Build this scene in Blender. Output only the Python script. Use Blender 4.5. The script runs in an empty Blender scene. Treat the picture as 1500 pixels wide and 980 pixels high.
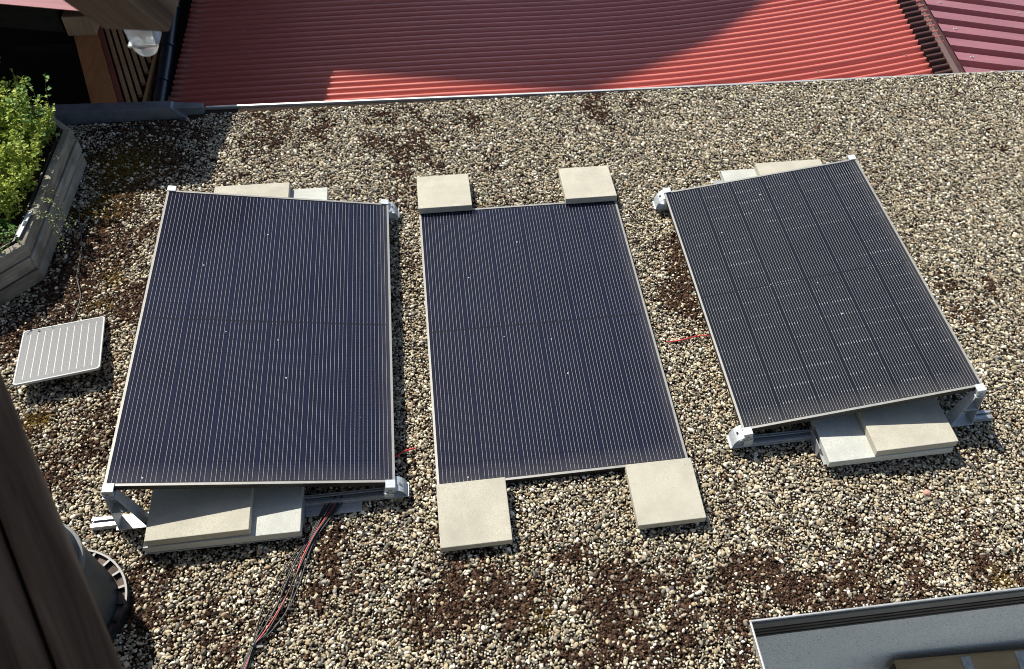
import bpy, bmesh, math, random
import numpy as np
from mathutils import Vector, Matrix, noise as mnoise

random.seed(7)
rng = np.random.default_rng(11)
R = math.radians
scene = bpy.context.scene
col = scene.collection

# ------------------------------------------------------------------ materials
class NT:
    def __init__(s, name):
        s.m = bpy.data.materials.new(name); s.m.use_nodes = True
        s.t = s.m.node_tree; s.b = s.t.nodes['Principled BSDF']
    def n(s, typ, **kw):
        nd = s.t.nodes.new(typ)
        for k, v in kw.items(): setattr(nd, k, v)
        return nd
    def link(s, a, b): s.t.links.new(a, b)
    def put(s, inp, v):
        if isinstance(v, bpy.types.NodeSocket): s.link(v, inp)
        else: inp.default_value = v
    def math(s, op, a, b=None, c=None):
        nd = s.n('ShaderNodeMath', operation=op)
        s.put(nd.inputs[0], a)
        if b is not None: s.put(nd.inputs[1], b)
        if c is not None: s.put(nd.inputs[2], c)
        return nd.outputs[0]
    def mix(s, f, a, b, blend='MIX'):
        nd = s.n('ShaderNodeMix', data_type='RGBA', blend_type=blend)
        s.put(nd.inputs[0], f)
        s.put(nd.inputs[6], a if isinstance(a, bpy.types.NodeSocket) else (*a, 1))
        s.put(nd.inputs[7], b if isinstance(b, bpy.types.NodeSocket) else (*b, 1))
        return nd.outputs[2]
    def coord(s, which='Object', scale=None):
        o = s.n('ShaderNodeTexCoord').outputs[which]
        if scale is not None:
            mp = s.n('ShaderNodeMapping'); mp.inputs['Scale'].default_value = scale
            s.link(o, mp.inputs[0]); o = mp.outputs[0]
        return o
    def noise(s, vec, scale, detail=4, rough=.55, dist=0):
        nd = s.n('ShaderNodeTexNoise'); s.link(vec, nd.inputs['Vector'])
        nd.inputs['Scale'].default_value = scale; nd.inputs['Detail'].default_value = detail
        nd.inputs['Roughness'].default_value = rough; nd.inputs['Distortion'].default_value = dist
        return nd.outputs['Fac']
    def ramp(s, f, stops, interp='LINEAR'):
        nd = s.n('ShaderNodeValToRGB'); s.link(f, nd.inputs[0]); cr = nd.color_ramp; cr.interpolation = interp
        while len(cr.elements) < len(stops): cr.elements.new(.5)
        for e, (p, c) in zip(cr.elements, stops):
            e.position = p; e.color = (*c, 1) if len(c) == 3 else c
        return nd.outputs[0]
    def bump(s, h, strength=.3, dist=.01):
        nd = s.n('ShaderNodeBump'); s.link(h, nd.inputs['Height'])
        nd.inputs['Strength'].default_value = strength; nd.inputs['Distance'].default_value = dist
        s.link(nd.outputs[0], s.b.inputs['Normal'])
    def base(s, c): s.put(s.b.inputs['Base Color'], c if isinstance(c, bpy.types.NodeSocket) else (*c, 1))
    def pr(s, rough=.6, metal=0, spec=.5):
        s.b.inputs['Roughness'].default_value = rough; s.b.inputs['Metallic'].default_value = metal
        s.b.inputs['Specular IOR Level'].default_value = spec

def simple(name, c, rough=.6, metal=0, spec=.5, var=.25, scale=30, bump=0):
    t = NT(name); v = t.coord('Object')
    f = t.noise(v, scale)
    lo = tuple(x*(1-var) for x in c); hi = tuple(min(1, x*(1+var)) for x in c)
    t.base(t.ramp(f, [(.3, lo), (.7, hi)])); t.pr(rough, metal, spec)
    if bump: t.bump(f, bump, .004)
    return t.m

MAT = {}
MAT['alu'] = simple('aluminium', (.42, .44, .46), .45, .6, var=.1, scale=60)
MAT['galv'] = simple('galvanised_steel', (.48, .51, .53), .55, .35, var=.15, scale=90)
MAT['lip'] = simple('pale_anodised_lip', (.30, .295, .275), .42, .35, var=.08)
MAT['black'] = simple('black_frame', (.012, .012, .013), .4, 0, .4, var=.1)
MAT['rubber'] = simple('black_plastic', (.012, .012, .013), .45, 0, .5)
MAT['red_cable'] = simple('red_cable_sheath', (.45, .03, .03), .4)
MAT['trim'] = simple('zinc_trim', (.50, .51, .50), .45, .55, var=.15, scale=12)
MAT['trim_grey'] = simple('grey_fascia', (.15, .14, .115), .55, 0, var=.12, scale=8)
MAT['gutter'] = simple('dark_blue_gutter', (.012, .02, .032), .35, 0, .5)
MAT['white_plastic'] = simple('white_plastic', (.42, .44, .44), .4, 0, .5, var=.05)
MAT['vent'] = simple('grey_black_vent_plastic', (.05, .055, .058), .5, 0, .4, var=.2, scale=9)
MAT['shade_floor'] = simple('shade_black_floor', (.012, .011, .010), .95, 0, .1, scale=4)  # near black stands in for the shade on the shed floor
MAT['shade_dark'] = simple('shade_black_boards', (.012, .011, .010), .9, 0, .1)  # colour kept near black so the shed interior looks deeply shaded
MAT['roof_tile'] = simple('brown_roof', (.14, .07, .05), .8, 0, .2)
MAT['plaster'] = simple('cream_plaster', (.55, .52, .46), .9, 0, .2)
MAT['tape'] = simple('clear_tape', (.40, .40, .37), .2, 0, .6, var=.2)

def wood(name, c1, c2, axis_scale, rough=.75, bump=.35, spec=.25):
    t = NT(name); v = t.coord('Object', axis_scale)
    f = t.noise(v, 1.0, 6, .6, .8)
    g = t.noise(t.coord('Object'), 3.0, 3)
    c = t.ramp(f, [(.25, c1), (.75, c2)])
    c = t.mix(.35, c, t.ramp(g, [(.35, c1), (.65, c2)]))
    t.base(c); t.pr(rough, 0, spec); t.bump(f, bump, .004)
    return t.m
MAT['wood_orange'] = wood('orange_brown_timber', (.42, .17, .055), (.64, .29, .10), (40, 3, 40))
MAT['wood_red_shade'] = wood('reddish_shade_timber', (.24, .075, .042), (.38, .13, .075), (40, 3, 40))  # reddish plank side, its shade put into a darker colour
MAT['wood_slat'] = wood('tan_slat_timber', (.44, .25, .105), (.66, .42, .19), (40, 3, 40))
MAT['wood_dark'] = wood('dark_stained_timber', (.085, .058, .036), (.21, .15, .10), (26, 26, 3))
MAT['wood_rafter'] = wood('grey_brown_rafter_timber', (.14, .10, .07), (.36, .29, .22), (3, 22, 22))

def rafter_wood(nm='grey_brown_rafter_timber', a=(.055, .036, .024), b=(.14, .10, .07), c_=(.24, .185, .14)):
    t = NT(nm); v = t.coord('UV', (2.2, 34, 1)); f = t.noise(v, 1, 6, .62, 1.2); g = t.noise(t.coord('UV', (5, 14, 1)), 1, 4, .6)
    c = t.ramp(f, [(.28, a), (.5, b), (.75, c_)])
    c = t.mix(t.ramp(g, [(.58, (0, 0, 0)), (.72, (.75, .75, .75))]), c, (.05, .030, .019))
    t.base(c); t.pr(.8, 0, .2); t.bump(f, .5, .004); return t.m
MAT['wood_rafter'] = rafter_wood()
def weathered():
    t = NT('weathered_grey_boards'); v = t.coord('Object', (5, 5, 60))
    f = t.noise(v, 1, 6, .62, .5); g = t.noise(t.coord('Object'), 7, 4)
    c = t.ramp(f, [(.25, (.24, .21, .17)), (.5, (.38, .355, .30)), (.78, (.58, .555, .49))])
    c = t.mix(t.ramp(g, [(.45, (0, 0, 0)), (.75, (.7, .7, .7))]), c, (.075, .07, .042))
    ge = t.n('ShaderNodeNewGeometry'); k = t.ramp(ge.outputs['Random Per Island'], [(0, (.60, .58, .54)), (1, (1.0, 1.0, 1.0))])
    c = t.mix(1.0, c, k, 'MULTIPLY')
    t.base(c); t.pr(.85, 0, .2); t.bump(f, .5, .004)
    return t.m
MAT['planter'] = weathered()

def slab_mat(name, base, seed):
    t = NT(name); oi = t.n('ShaderNodeObjectInfo'); mp = t.n('ShaderNodeVectorMath', operation='ADD')
    t.link(t.coord('Object'), mp.inputs[0]); t.link(oi.outputs['Location'], mp.inputs[1])
    v = mp.outputs[0]
    f = t.noise(v, 230, 3, .75); g = t.noise(v, 7, 6, .65)
    c = t.ramp(f, [(.28, tuple(x*.38 for x in base)), (.44, tuple(x*.86 for x in base)), (.6, base), (.8, tuple(min(1, x*1.2) for x in base))])
    c = t.mix(t.ramp(g, [(.4, (0, 0, 0)), (.72, (.9, .9, .9))]), c, tuple(x*.70 for x in base))
    vo = t.n('ShaderNodeTexVoronoi'); t.link(v, vo.inputs['Vector']); vo.inputs['Scale'].default_value = 22
    spot = t.math('LESS_THAN', vo.outputs['Distance'], .045)
    gate = t.math('GREATER_THAN', t.n('ShaderNodeSeparateColor').outputs[0], .5)
    sc = t.t.nodes[-2] if False else None
    sep = t.n('ShaderNodeSeparateColor'); t.link(vo.outputs['Color'], sep.inputs[0])
    spot = t.math('MULTIPLY', spot, t.math('GREATER_THAN', sep.outputs[0], .72))
    c = t.mix(t.math('MULTIPLY', spot, .7), c, (.10, .09, .07))
    t.base(c); t.pr(.9, 0, .2); t.bump(f, .35, .0015)
    return t.m
MAT['slab_beige'] = slab_mat('beige_concrete', (.485, .46, .375), 1)
MAT['slab_white'] = slab_mat('pale_grey_concrete', (.53, .54, .49), 2)

def stucco():
    t = NT('white_stucco'); v = t.coord('Object')
    f = t.noise(v, 95, 3, .7); g = t.noise(v, 4, 3)
    c = t.ramp(g, [(.3, (.80, .79, .73)), (.7, (.86, .85, .79))])
    c = t.mix(t.ramp(f, [(.30, (.75, .75, .75)), (.42, (0, 0, 0))]), c, (.25, .26, .26))
    t.base(c); t.pr(.95, 0, .1); t.bump(f, 1.0, .012)
    return t.m
MAT['stucco'] = stucco()

def carton():
    t = NT('olive_brown_carton'); v = t.coord('Object', (2, 25, 25)); f = t.noise(v, 1, 4)
    t.base(t.ramp(f, [(.3, (.34, .22, .10)), (.7, (.44, .30, .15))])); t.pr(.45, 0, .4); t.bump(f, .15, .004)
    return t.m
MAT['carton'] = carton()

def metal_roof(name, c, c2, rough):
    t = NT(name); v = t.coord('Object', (1.2, 9, 9)); f = t.noise(v, 1, 5, .6); g = t.noise(t.coord('Object'), 45, 3)
    k = t.ramp(f, [(.3, c), (.7, c2)])
    k = t.mix(t.ramp(g, [(.62, (0, 0, 0)), (.8, (.5, .5, .5))]), k, tuple(x*.55 for x in c))
    t.base(k); t.pr(rough, 0, .8); t.b.inputs['Coat Weight'].default_value = .18; t.b.inputs['Coat Roughness'].default_value = .28
    return t.m
MAT['roof_red'] = metal_roof('red_painted_sheet', (.46, .112, .080), (.54, .145, .110), .36)
MAT['roof_pink'] = metal_roof('faded_pink_sheet', (.235, .082, .092), (.32, .115, .125), .42)
MAT['flash'] = simple('brown_flashing', (.055, .018, .013), .5, 0, .4, var=.3, scale=9)

def glass_mat(name, W, L, nbar, pitch, lw, cell, lift, streak, dash=.55, lcol=(.52, .50, .48)):
    """dark cells with thin silver conductors; u,v are metres on the sheet"""
    t = NT(name); sp = t.n('ShaderNodeSeparateXYZ'); t.link(t.coord('UV'), sp.inputs[0])
    u, v = sp.outputs[0], sp.outputs[1]
    m = t.math
    cw = (W-.030)/6; rows = 18; gap = .007; rp = (L-.032-gap)/rows
    uc = m('DIVIDE', m('SUBTRACT', u, .015), cw)
    ci = m('FLOOR', uc); pos = m('MULTIPLY', m('SUBTRACT', uc, ci), cw)
    g0 = (cw-(nbar-1)*pitch)/2
    k = m('DIVIDE', m('SUBTRACT', pos, g0), pitch)
    d = m('MULTIPLY', m('ABSOLUTE', m('SUBTRACT', m('FRACT', m('ADD', k, .5)), .5)), pitch)
    inside = m('MULTIPLY', m('GREATER_THAN', k, -.5), m('LESS_THAN', k, nbar-.5))
    half = m('SUBTRACT', v, m('MULTIPLY', m('GREATER_THAN', v, L/2), gap))
    rv = m('DIVIDE', m('SUBTRACT', half, .016), rp)
    ri = m('FLOOR', rv); rf = m('SUBTRACT', rv, ri)
    rd = m('MULTIPLY', m('ABSOLUTE', m('SUBTRACT', m('FRACT', m('ADD', rv, .5)), .5)), rp)
    vin = m('MULTIPLY', m('GREATER_THAN', rv, 0.0), m('LESS_THAN', rv, float(rows)))
    vin = m('MULTIPLY', vin, m('GREATER_THAN', m('ABSOLUTE', m('SUBTRACT', v, L/2)), gap/2))
    uin = m('MULTIPLY', m('GREATER_THAN', uc, 0.0), m('LESS_THAN', uc, 6.0))
    cellm = m('MULTIPLY', vin, uin)
    # pads along every conductor give it a dashed look
    pad = m('LESS_THAN', m('ABSOLUTE', m('SUBTRACT', m('FRACT', m('MULTIPLY', v, 62.0)), .5)), .34)
    nz = t.noise(t.coord('UV', (60, 9, 1)), 1, 3)
    w = m('MULTIPLY', m('ADD', 1-.38*dash, m('MULTIPLY', pad, .55*dash)), m('ADD', .45+.4*(1-dash), m('MULTIPLY', nz, .3+.8*dash)))
    wn = t.n('ShaderNodeTexWhiteNoise', noise_dimensions='2D'); cb = t.n('ShaderNodeCombineXYZ')
    t.link(ci, cb.inputs[0]); t.link(ri, cb.inputs[1]); t.link(cb.outputs[0], wn.inputs['Vector'])
    near = m('LESS_THAN', rd, .006)
    gate = m('GREATER_THAN', wn.outputs['Value'], 1-.55*streak if streak else 2.0)
    nz2 = t.noise(t.coord('UV', (14, 3, 1)), 1, 2)
    boost = m('MULTIPLY', m('MULTIPLY', near, gate), m('GREATER_THAN', nz2, .47))
    w = m('ADD', w, m('MULTIPLY', boost, 1.6))  # widened pale dashes draw glints along the cell rows
    line = m('LESS_THAN', d, m('MULTIPLY', w, lw/2))
    line = m('MULTIPLY', m('MULTIPLY', line, inside), cellm)
    # hairline fingers and cell tone
    tone = t.mix(t.math('MULTIPLY', wn.outputs['Value'], .5), cell, tuple(x*1.35 for x in cell))
    back = tuple(x*.55 for x in cell)
    edge = m('MAXIMUM', m('LESS_THAN', m('MINIMUM', pos, m('SUBTRACT', cw, pos)), .0013), m('LESS_THAN', rd, .0009))
    c = t.mix(cellm, (.012, .012, .014), tone)
    c = t.mix(m('MULTIPLY', edge, cellm), c, back)
    c = t.mix(m('MULTIPLY', m('SUBTRACT', 1.0, inside), cellm), c, tuple(x*1.45 for x in cell))
    c = t.mix(line, c, lcol)
    # dust and a few specks
    dn = t.noise(t.coord('UV'), 3.2, 5, .65)
    c = t.mix(m('MULTIPLY', m('SUBTRACT', dn, .25), lift), c, (.30, .29, .27))
    ed = m('MAXIMUM', m('SUBTRACT', 1.0, m('MULTIPLY', v, 9.0)), m('SUBTRACT', 1.0, m('MULTIPLY', m('SUBTRACT', W, u), 14.0)))
    ed = m('MULTIPLY', m('MAXIMUM', ed, 0.0), m('MULTIPLY', t.noise(t.coord('UV', (30, 7, 1)), 1, 4, .6), .16))
    c = t.mix(ed, c, (.33, .31, .27))
    vo = t.n('ShaderNodeTexVoronoi'); t.link(t.coord('UV'), vo.inputs['Vector']); vo.inputs['Scale'].default_value = 21
    sep = t.n('ShaderNodeSeparateColor'); t.link(vo.outputs['Color'], sep.inputs[0])
    sz = m('MULTIPLY', sep.outputs[1], .10)
    speck = m('MULTIPLY', m('LESS_THAN', vo.outputs['Distance'], sz), m('GREATER_THAN', sep.outputs[0], .88))
    c = t.mix(m('MULTIPLY', speck, .75), c, (.5, .52, .55))
    t.base(c); t.pr(.16, 0, .5)
    t.put(t.b.inputs['Roughness'], m('ADD', .03, m('MULTIPLY', dn, .16)))
    t.b.inputs['IOR'].default_value = 1.38
    return t.m

# ------------------------------------------------------------------ mesh helper
class MB:
    def __init__(s): s.v = []; s.f = []; s.mi = []; s.uv = {}
    def add(s, vs, fs, mi=0):
        o = len(s.v); s.v += [tuple(p) for p in vs]
        for f in fs: s.f.append(tuple(o+i for i in f)); s.mi.append(mi)
        return s
    def hexa(s, p, mi=0):   # 4 bottom (ccw) then 4 top
        return s.add(p, [(3, 2, 1, 0), (4, 5, 6, 7), (0, 1, 5, 4), (1, 2, 6, 5), (2, 3, 7, 6), (3, 0, 4, 7)], mi)
    def box(s, x0, x1, y0, y1, z0, z1, M=None, mi=0):
        p = [Vector(q) for q in ((x0, y0, z0), (x1, y0, z0), (x1, y1, z0), (x0, y1, z0), (x0, y0, z1), (x1, y0, z1), (x1, y1, z1), (x0, y1, z1))]
        if M is not None: p = [M @ q for q in p]
        return s.hexa(p, mi)
    def prism(s, poly, z0, z1, mi=0):   # poly list of (x,y) ccw
        n = len(poly)
        vs = [(x, y, z0) for x, y in poly]+[(x, y, z1) for x, y in poly]
        fs = [tuple(range(n-1, -1, -1)), tuple(range(n, 2*n))]+[(i, (i+1) % n, n+(i+1) % n, n+i) for i in range(n)]
        return s.add(vs, fs, mi)
    def extrude(s, ring, vec, mi=0):    # 3d ring swept along vec
        n = len(ring); vec = Vector(vec); a = [Vector(p) for p in ring]; b = [p+vec for p in a]
        fs = [tuple(range(n-1, -1, -1)), tuple(range(n, 2*n))]+[(i, (i+1) % n, n+(i+1) % n, n+i) for i in range(n)]
        return s.add(a+b, fs, mi)
    def tube(s, path, r, n=8, mi=0, cap=True):
        P = [Vector(p) for p in path]; rings = []; vs = []; fs = []
        up = Vector((0, 0, 1))
        for i, p in enumerate(P):
            d = (P[min(i+1, len(P)-1)]-P[max(i-1, 0)]).normalized()
            a = d.cross(up)
            if a.length < 1e-4: a = d.cross(Vector((1, 0, 0)))
            a.normalize(); b = d.cross(a)
            rr = r[i] if isinstance(r, (list, tuple)) else r
            for k in range(n):
                t = 2*math.pi*k/n; vs.append(p+a*math.cos(t)*rr+b*math.sin(t)*rr)
        for i in range(len(P)-1):
            for k in range(n):
                fs.append((i*n+k, i*n+(k+1) % n, (i+1)*n+(k+1) % n, (i+1)*n+k))
        if cap: fs += [tuple(range(n-1, -1, -1)), tuple(range((len(P)-1)*n, len(P)*n))]
        return s.add(vs, fs, mi)
    def lathe(s, prof, c, n=40, mi=0, M=None):
        vs = []; fs = []
        for r, z in prof:
            for k in range(n):
                t = 2*math.pi*k/n; q = Vector((r*math.cos(t), r*math.sin(t), z))
                if M is not None: q = M @ q
                vs.append(Vector(c)+q)
        for i in range(len(prof)-1):
            for k in range(n): fs.append((i*n+k, i*n+(k+1) % n, (i+1)*n+(k+1) % n, (i+1)*n+k))
        return s.add(vs, fs, mi)
    def xf(s, M): s.v = [tuple(M @ Vector(p)) for p in s.v]; return s
    def build(s, name, mats, parent=None, bevel=0, smooth=None, uvf=None, seg=2):
        me = bpy.data.meshes.new(name); me.from_pydata([tuple(p) for p in s.v], [], s.f)
        if not isinstance(mats, (list, tuple)): mats = [mats]
        for m in mats: me.materials.append(m)
        me.polygons.foreach_set('material_index', s.mi)
        bm = bmesh.new(); bm.from_mesh(me); bmesh.ops.recalc_face_normals(bm, faces=bm.faces); bm.to_mesh(me); bm.free()
        if uvf:
            l = me.uv_layers.new(name='UVMap')
            for lp in me.loops: l.data[lp.index].uv = uvf(me.vertices[lp.vertex_index].co)
        if smooth:
            me.polygons.foreach_set('use_smooth', [True]*len(me.polygons)); me.set_sharp_from_angle(angle=R(smooth))
        o = bpy.data.objects.new(name, me); col.objects.link(o)
        if parent is not None: o.parent = parent
        if bevel:
            b = o.modifiers.new('bevel', 'BEVEL'); b.width = bevel; b.segments = seg; b.limit_method = 'ANGLE'; b.angle_limit = R(40)
        return o

def tag(o, label=None, cat=None, group=None, kind=None):
    if label: o['label'] = label
    if cat: o['category'] = cat
    if group: o['group'] = group
    if kind: o['kind'] = kind
    return o
def empty(name, loc, label, cat, group=None, rz=0):
    o = bpy.data.objects.new(name, None); col.objects.link(o); o.location = loc; o.rotation_euler.z = rz
    o.empty_display_size = .1
    return tag(o, label, cat, group)

# ------------------------------------------------------------------ camera, light, sky
cam = bpy.data.objects.new('camera', bpy.data.cameras.new('camera')); col.objects.link(cam)
cam.location = (-.43749, -3.09398, 3.51688); cam.rotation_euler = (.720759, -.044740, -.157917)
cd = cam.data; cd.sensor_fit = 'HORIZONTAL'; cd.sensor_width = 36; cd.lens = 1340.756/1500*36
cd.shift_x = (750-849.938)/1500; cd.shift_y = (487.736-490)/1500
cd.clip_start = .05; cd.clip_end = 500
cd.dof.use_dof = True; cd.dof.focus_distance = 4.6; cd.dof.aperture_fstop = 9
scene.camera = cam
scene.render.resolution_x = 1024; scene.render.resolution_y = 669

SUN = Vector((-.37, .48, .795)).normalized()
sun = bpy.data.objects.new('sun', bpy.data.lights.new('sun', 'SUN')); col.objects.link(sun)
sun.data.energy = 5.0; sun.data.angle = R(.5); sun.data.color = (1, .95, .86)
sun.rotation_euler = (-SUN).to_track_quat('-Z', 'Y').to_euler(); sun.location = (-6, 8, 12)
w = bpy.data.worlds.new('World'); scene.world = w; w.use_nodes = True
bg = w.node_tree.nodes['Background']; sky = w.node_tree.nodes.new('ShaderNodeTexSky'); sky.sky_type = 'NISHITA'
sky.sun_disc = False; sky.sun_elevation = math.asin(SUN.z); sky.sun_rotation = math.atan2(SUN.x, SUN.y)
w.node_tree.links.new(sky.outputs[0], bg.inputs[0]); bg.inputs[1].default_value = .095
vs_ = scene.view_settings; vs_.view_transform = 'Standard'; vs_.look = 'None'; vs_.exposure = .48; vs_.gamma = 1

# ------------------------------------------------------------------ flat roofed building
NX, NY = .645, -1.682       # inner corner of the roof edge
FY = 2.03                   # far roof edge
X0, X1, Y0 = -4.6, 5.6, -3.4
def far_y(x): return 2.115-.022*(x+2.1) if x < .5 else 2.06-.012*(x-.5)
bld = empty('flat_roof_building', (0, 0, 0), 'flat roofed building with gravel roof, white stucco wall and thin metal roof edge', 'building')
m = MB()
poly = [(X0, Y0), (NX-.012, Y0), (NX-.012, NY+.012), (X1, NY+.012-.018), (X1, far_y(X1)-.02), (.5, far_y(.5)-.02), (-2.1, far_y(-2.1)-.02), (X0, far_y(X0)-.02)]
m.prism(poly, -.20, -.016); m.build('roof_deck', simple('dark_roof_felt', (.030, .021, .015), .95, 0, .1, scale=60), bld)
m = MB()
wl = [(X0+.2, Y0), (NX-.20, Y0), (NX-.20, NY-.0), (NX+.02, NY-.004)]
m.box(NX-.15, X1-.3, NY+.012, NY+.16, -3.2, -.205)
m.box(NX-.16, NX-.02, Y0, NY+.0, -3.2, -.205)
m.box(X0+.2, X1-.3, far_y(0)-.35, far_y(0)-.15, -3.2, -.205)
m.build('wall', MAT['stucco'], bld)
# far edge trim
m = MB()
pts = [(-1.86, far_y(-1.86)), (.5, far_y(.5)), (X1, far_y(X1))]
for a, b in zip(pts[:-1], pts[1:]):
    m.hexa([(a[0], a[1]-.018, -.16), (b[0], b[1]-.018, -.16), (b[0], b[1]+.004, -.16), (a[0], a[1]+.004, -.16),
            (a[0], a[1]-.010, -.003), (b[0], b[1]-.010, -.003), (b[0], b[1]+.004, .000), (a[0], a[1]+.004, .000)])
m.build('edge_trim', MAT['trim'], bld, bevel=.002)
# parapet upstand at the left
m = MB()
m.hexa([(X0, 1.99, -.1), (-1.86, 1.985, -.1), (-1.86, 2.112, -.1), (X0, 2.19, -.1), (X0, 2.05, .06), (-2.05, 2.035, .055), (-2.05, 2.11, .055), (X0, 2.19, .06)])
m.hexa([(-2.045, 2.03, -.1), (-1.865, 2.02, -.1), (-1.865, 2.108, -.1), (-2.045, 2.108, -.1), (-2.045, 2.045, .046), (-1.865, 2.06, .030), (-1.865, 2.106, .030), (-2.045, 2.108, .046)])
par = m.build('parapet', simple('blue_grey_sheet', (.15, .165, .18), .5, .3, .4, var=.3, scale=10), bld, bevel=.006)
# notch edge: thin bright lip, grey fascia, dark ribbed strip
m = MB()
sl = -.0155                  # edge runs very slightly askew
def ny(x): return NY+sl*(x-NX)
def strip(y_off0, y_off1, z0, z1, x0=NX, x1=X1, mi=0):
    m.hexa([(x0, ny(x0)+y_off0, z0), (x1, ny(x1)+y_off0, z0), (x1, ny(x1)+y_off1, z0), (x0, ny(x0)+y_off1, z0),
            (x0, ny(x0)+y_off0, z1), (x1, ny(x1)+y_off0, z1), (x1, ny(x1)+y_off1, z1), (x0, ny(x0)+y_off1, z1)], mi)
strip(-.004, .004, -.004, .010, NX-.006, X1)
m.box(NX-.006, NX+.002, Y0, NY-.0045, -.004, .010)
m.build('edge_trim', MAT['trim'], bld, bevel=.002)
m = MB(); strip(-.012, .010, -.050, -.006, NX+.003, X1); m.box(NX-.016, NX-.002, Y0, NY-.014, -.06, -.006)
m.build('fascia', MAT['trim_grey'], bld, bevel=.002)
m = MB()
for i in range(7):
    z = -.053-i*.0155
    strip(.000 if i % 2 else -.004, .014, z-.0125, z, NX+.003, X1)
strip(.012, .018, -.17, -.05, NX+.003, X1)
m.build('ribbed_strip', simple('dark_ribbed_strip', (.075, .062, .048), .6, 0, .3, var=.3, scale=6), bld, bevel=.0015)

# ------------------------------------------------------------------ gravel and moss on the roof
MOSS = [(-1.45,1.82,.19,.33,.8),(-.6,1.56,.21,.35,.7),(-.76,1.75,.17,.29,.7),(-.2,1.81,.11,.19,.7),(-.12,1.35,.12,.2,.5),(.61,1.9,.13,.22,.8),(.88,1.89,.09,.15,.6),(-1.14,1.83,.13,.22,.6),(-2.14,1.72,.32,.58,1),(-2.26,1.5,.23,.4,1.2),(-2.31,.92,.22,.35,1.3),(-2.4,.67,.21,.33,1.2),(-2.17,.69,.11,.17,.9),(-2.03,.45,.17,.26,1),(-2.18,1.19,.11,.18,.9),(-2.38,.47,.2,.31,1.3),(-2.58,.21,.13,.19,1),(-2.24,.31,.13,.19,1),(-2.02,1.0,.09,.15,.8),(-2.18,-.63,.09,.11,.8),(-2.09,-.35,.12,.16,.6),(-2.09,-.5,.13,.17,.7),(-2.28,-.4,.09,.12,.7),(-2.37,-.31,.09,.12,1.2),(-2.05,-.23,.08,.1,.6),(-1.94,-.12,.08,.11,.5),(-1.9,-.63,.07,.09,.7),(-1.66,-1.15,.11,.13,.6),(-1.04,-1.11,.1,.11,.9),(-.98,-1.28,.12,.14,.8),(-1.09,-1.32,.11,.12,.7),(-1.19,-1.4,.08,.09,.7),(-1.51,-1.35,.14,.16,.7),(-1.63,-1.42,.1,.11,.6),(-1.75,-1.29,.11,.12,.9),(-1.41,-1.53,.1,.11,.6),(-.43,-1.35,.21,.24,.9),(-.27,-1.46,.21,.23,.9),(-.6,-1.48,.16,.18,.8),(-.08,-1.34,.16,.17,.6),(.01,-1.47,.14,.15,.8),(.18,-1.47,.17,.18,.9),(.09,-1.63,.19,.2,.8),(.4,-1.53,.14,.15,.8),(.37,-1.67,.15,.16,.8),(.59,-1.46,.13,.14,.7),(-.35,-1.68,.16,.17,.6),(-.06,-1.72,.16,.17,.7),(.23,-1.76,.16,.17,.8),(.78,-1.52,.17,.18,.9),(.88,-1.59,.14,.15,1),(1.09,-1.59,.17,.18,1),(1.29,-1.54,.16,.17,.7),(1.4,-1.63,.14,.15,.8),(1.69,-1.55,.15,.16,.7),(1.78,-1.62,.12,.12,.8),(1.13,-1.64,.11,.12,1),(-.65,-1.38,.14,.15,.7),(-.47,-1.21,.09,.1,.7),(.83,.3,.14,.2,.9),(.76,.15,.11,.15,.9),(.81,.05,.11,.15,.8),(.82,.52,.1,.14,.7),(-.64,.57,.04,.06,.6),(-.65,.36,.05,.07,.7),(2.28,-.13,.09,.12,.7),(2.25,.03,.08,.1,.7),(2.54,0,.1,.13,.5),(.6,-1.64,.11,.12,1),(.57,-1.81,.08,.08,.8),(-.81,-1.36,.14,.15,.4),(-.87,-1.5,.13,.14,.5)]
OLIVE = [(-2.39,-.23,.05),(-2.32,-.30,.06),(-2.16,.61,.06),(-2.19,.40,.05),(-2.22,-.19,.04),(-2.27,1.55,.22),(-.17,-1.57,.06),(1.77,-1.65,.05),(-2.38,-.30,.05),(-2.36,1.2,.15)]
step = .025
xs = np.arange(-4.2, 5.3, step); ys = np.arange(-2.75, 2.03, step)
gv = []; gi = {}; dens_m = []; nz_m = []; oliv = []
for j, y_ in enumerate(ys):
    for i, x_ in enumerate(xs):
        x, y = x_, y_
        lim = far_y(x)-.005 if x > -1.87 else 1.985
        if y > lim:
            if y-step < lim: y = lim
            else: continue
        if x > NX-.014 and y < ny(x)+.010:
            if y+step > ny(x)+.010: y = ny(x)+.010
            elif x-step < NX-.014: x = NX-.014
            else: continue
        if x < -3.35+(2.0-y)*.22 or x > 4.35-(2.0-y)*.52: continue
        gi[i, j] = len(gv); gv.append((x, y, 0))
        s = 0
        for mx, my, rx, ry, st in MOSS:
            dx, dy = (x-mx)/rx, (y-my)/ry; q = dx*dx+dy*dy
            if q < 4: s = max(s, st*math.exp(-q*.9))
        n1 = mnoise.fractal(Vector((x*6.5, y*6.5, 3.1)), .8, 2.1, 4)
        n2 = mnoise.fractal(Vector((x*2.2, y*2.2, 9.1)), .9, 2, 3)
        n3 = mnoise.fractal(Vector((x*19, y*19, 1.3)), .7, 2.1, 3)
        v = s*.85+n1*.42+n2*.16+n3*.46-.32
        nz_m.append(n1+n3)
        dens_m.append(max(0, min(1, v*2.1+.04)))
        o = 0
        for mx, my, rr in OLIVE:
            q = ((x-mx)**2+(y-my)**2)/rr**2; o = max(o, math.exp(-q))
        oliv.append(o)
gf = [(gi[i, j], gi[i+1, j], gi[i+1, j+1], gi[i, j+1]) for (i, j) in list(gi) if (i+1, j) in gi and (i, j+1) in gi and (i+1, j+1) in gi]
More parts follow.
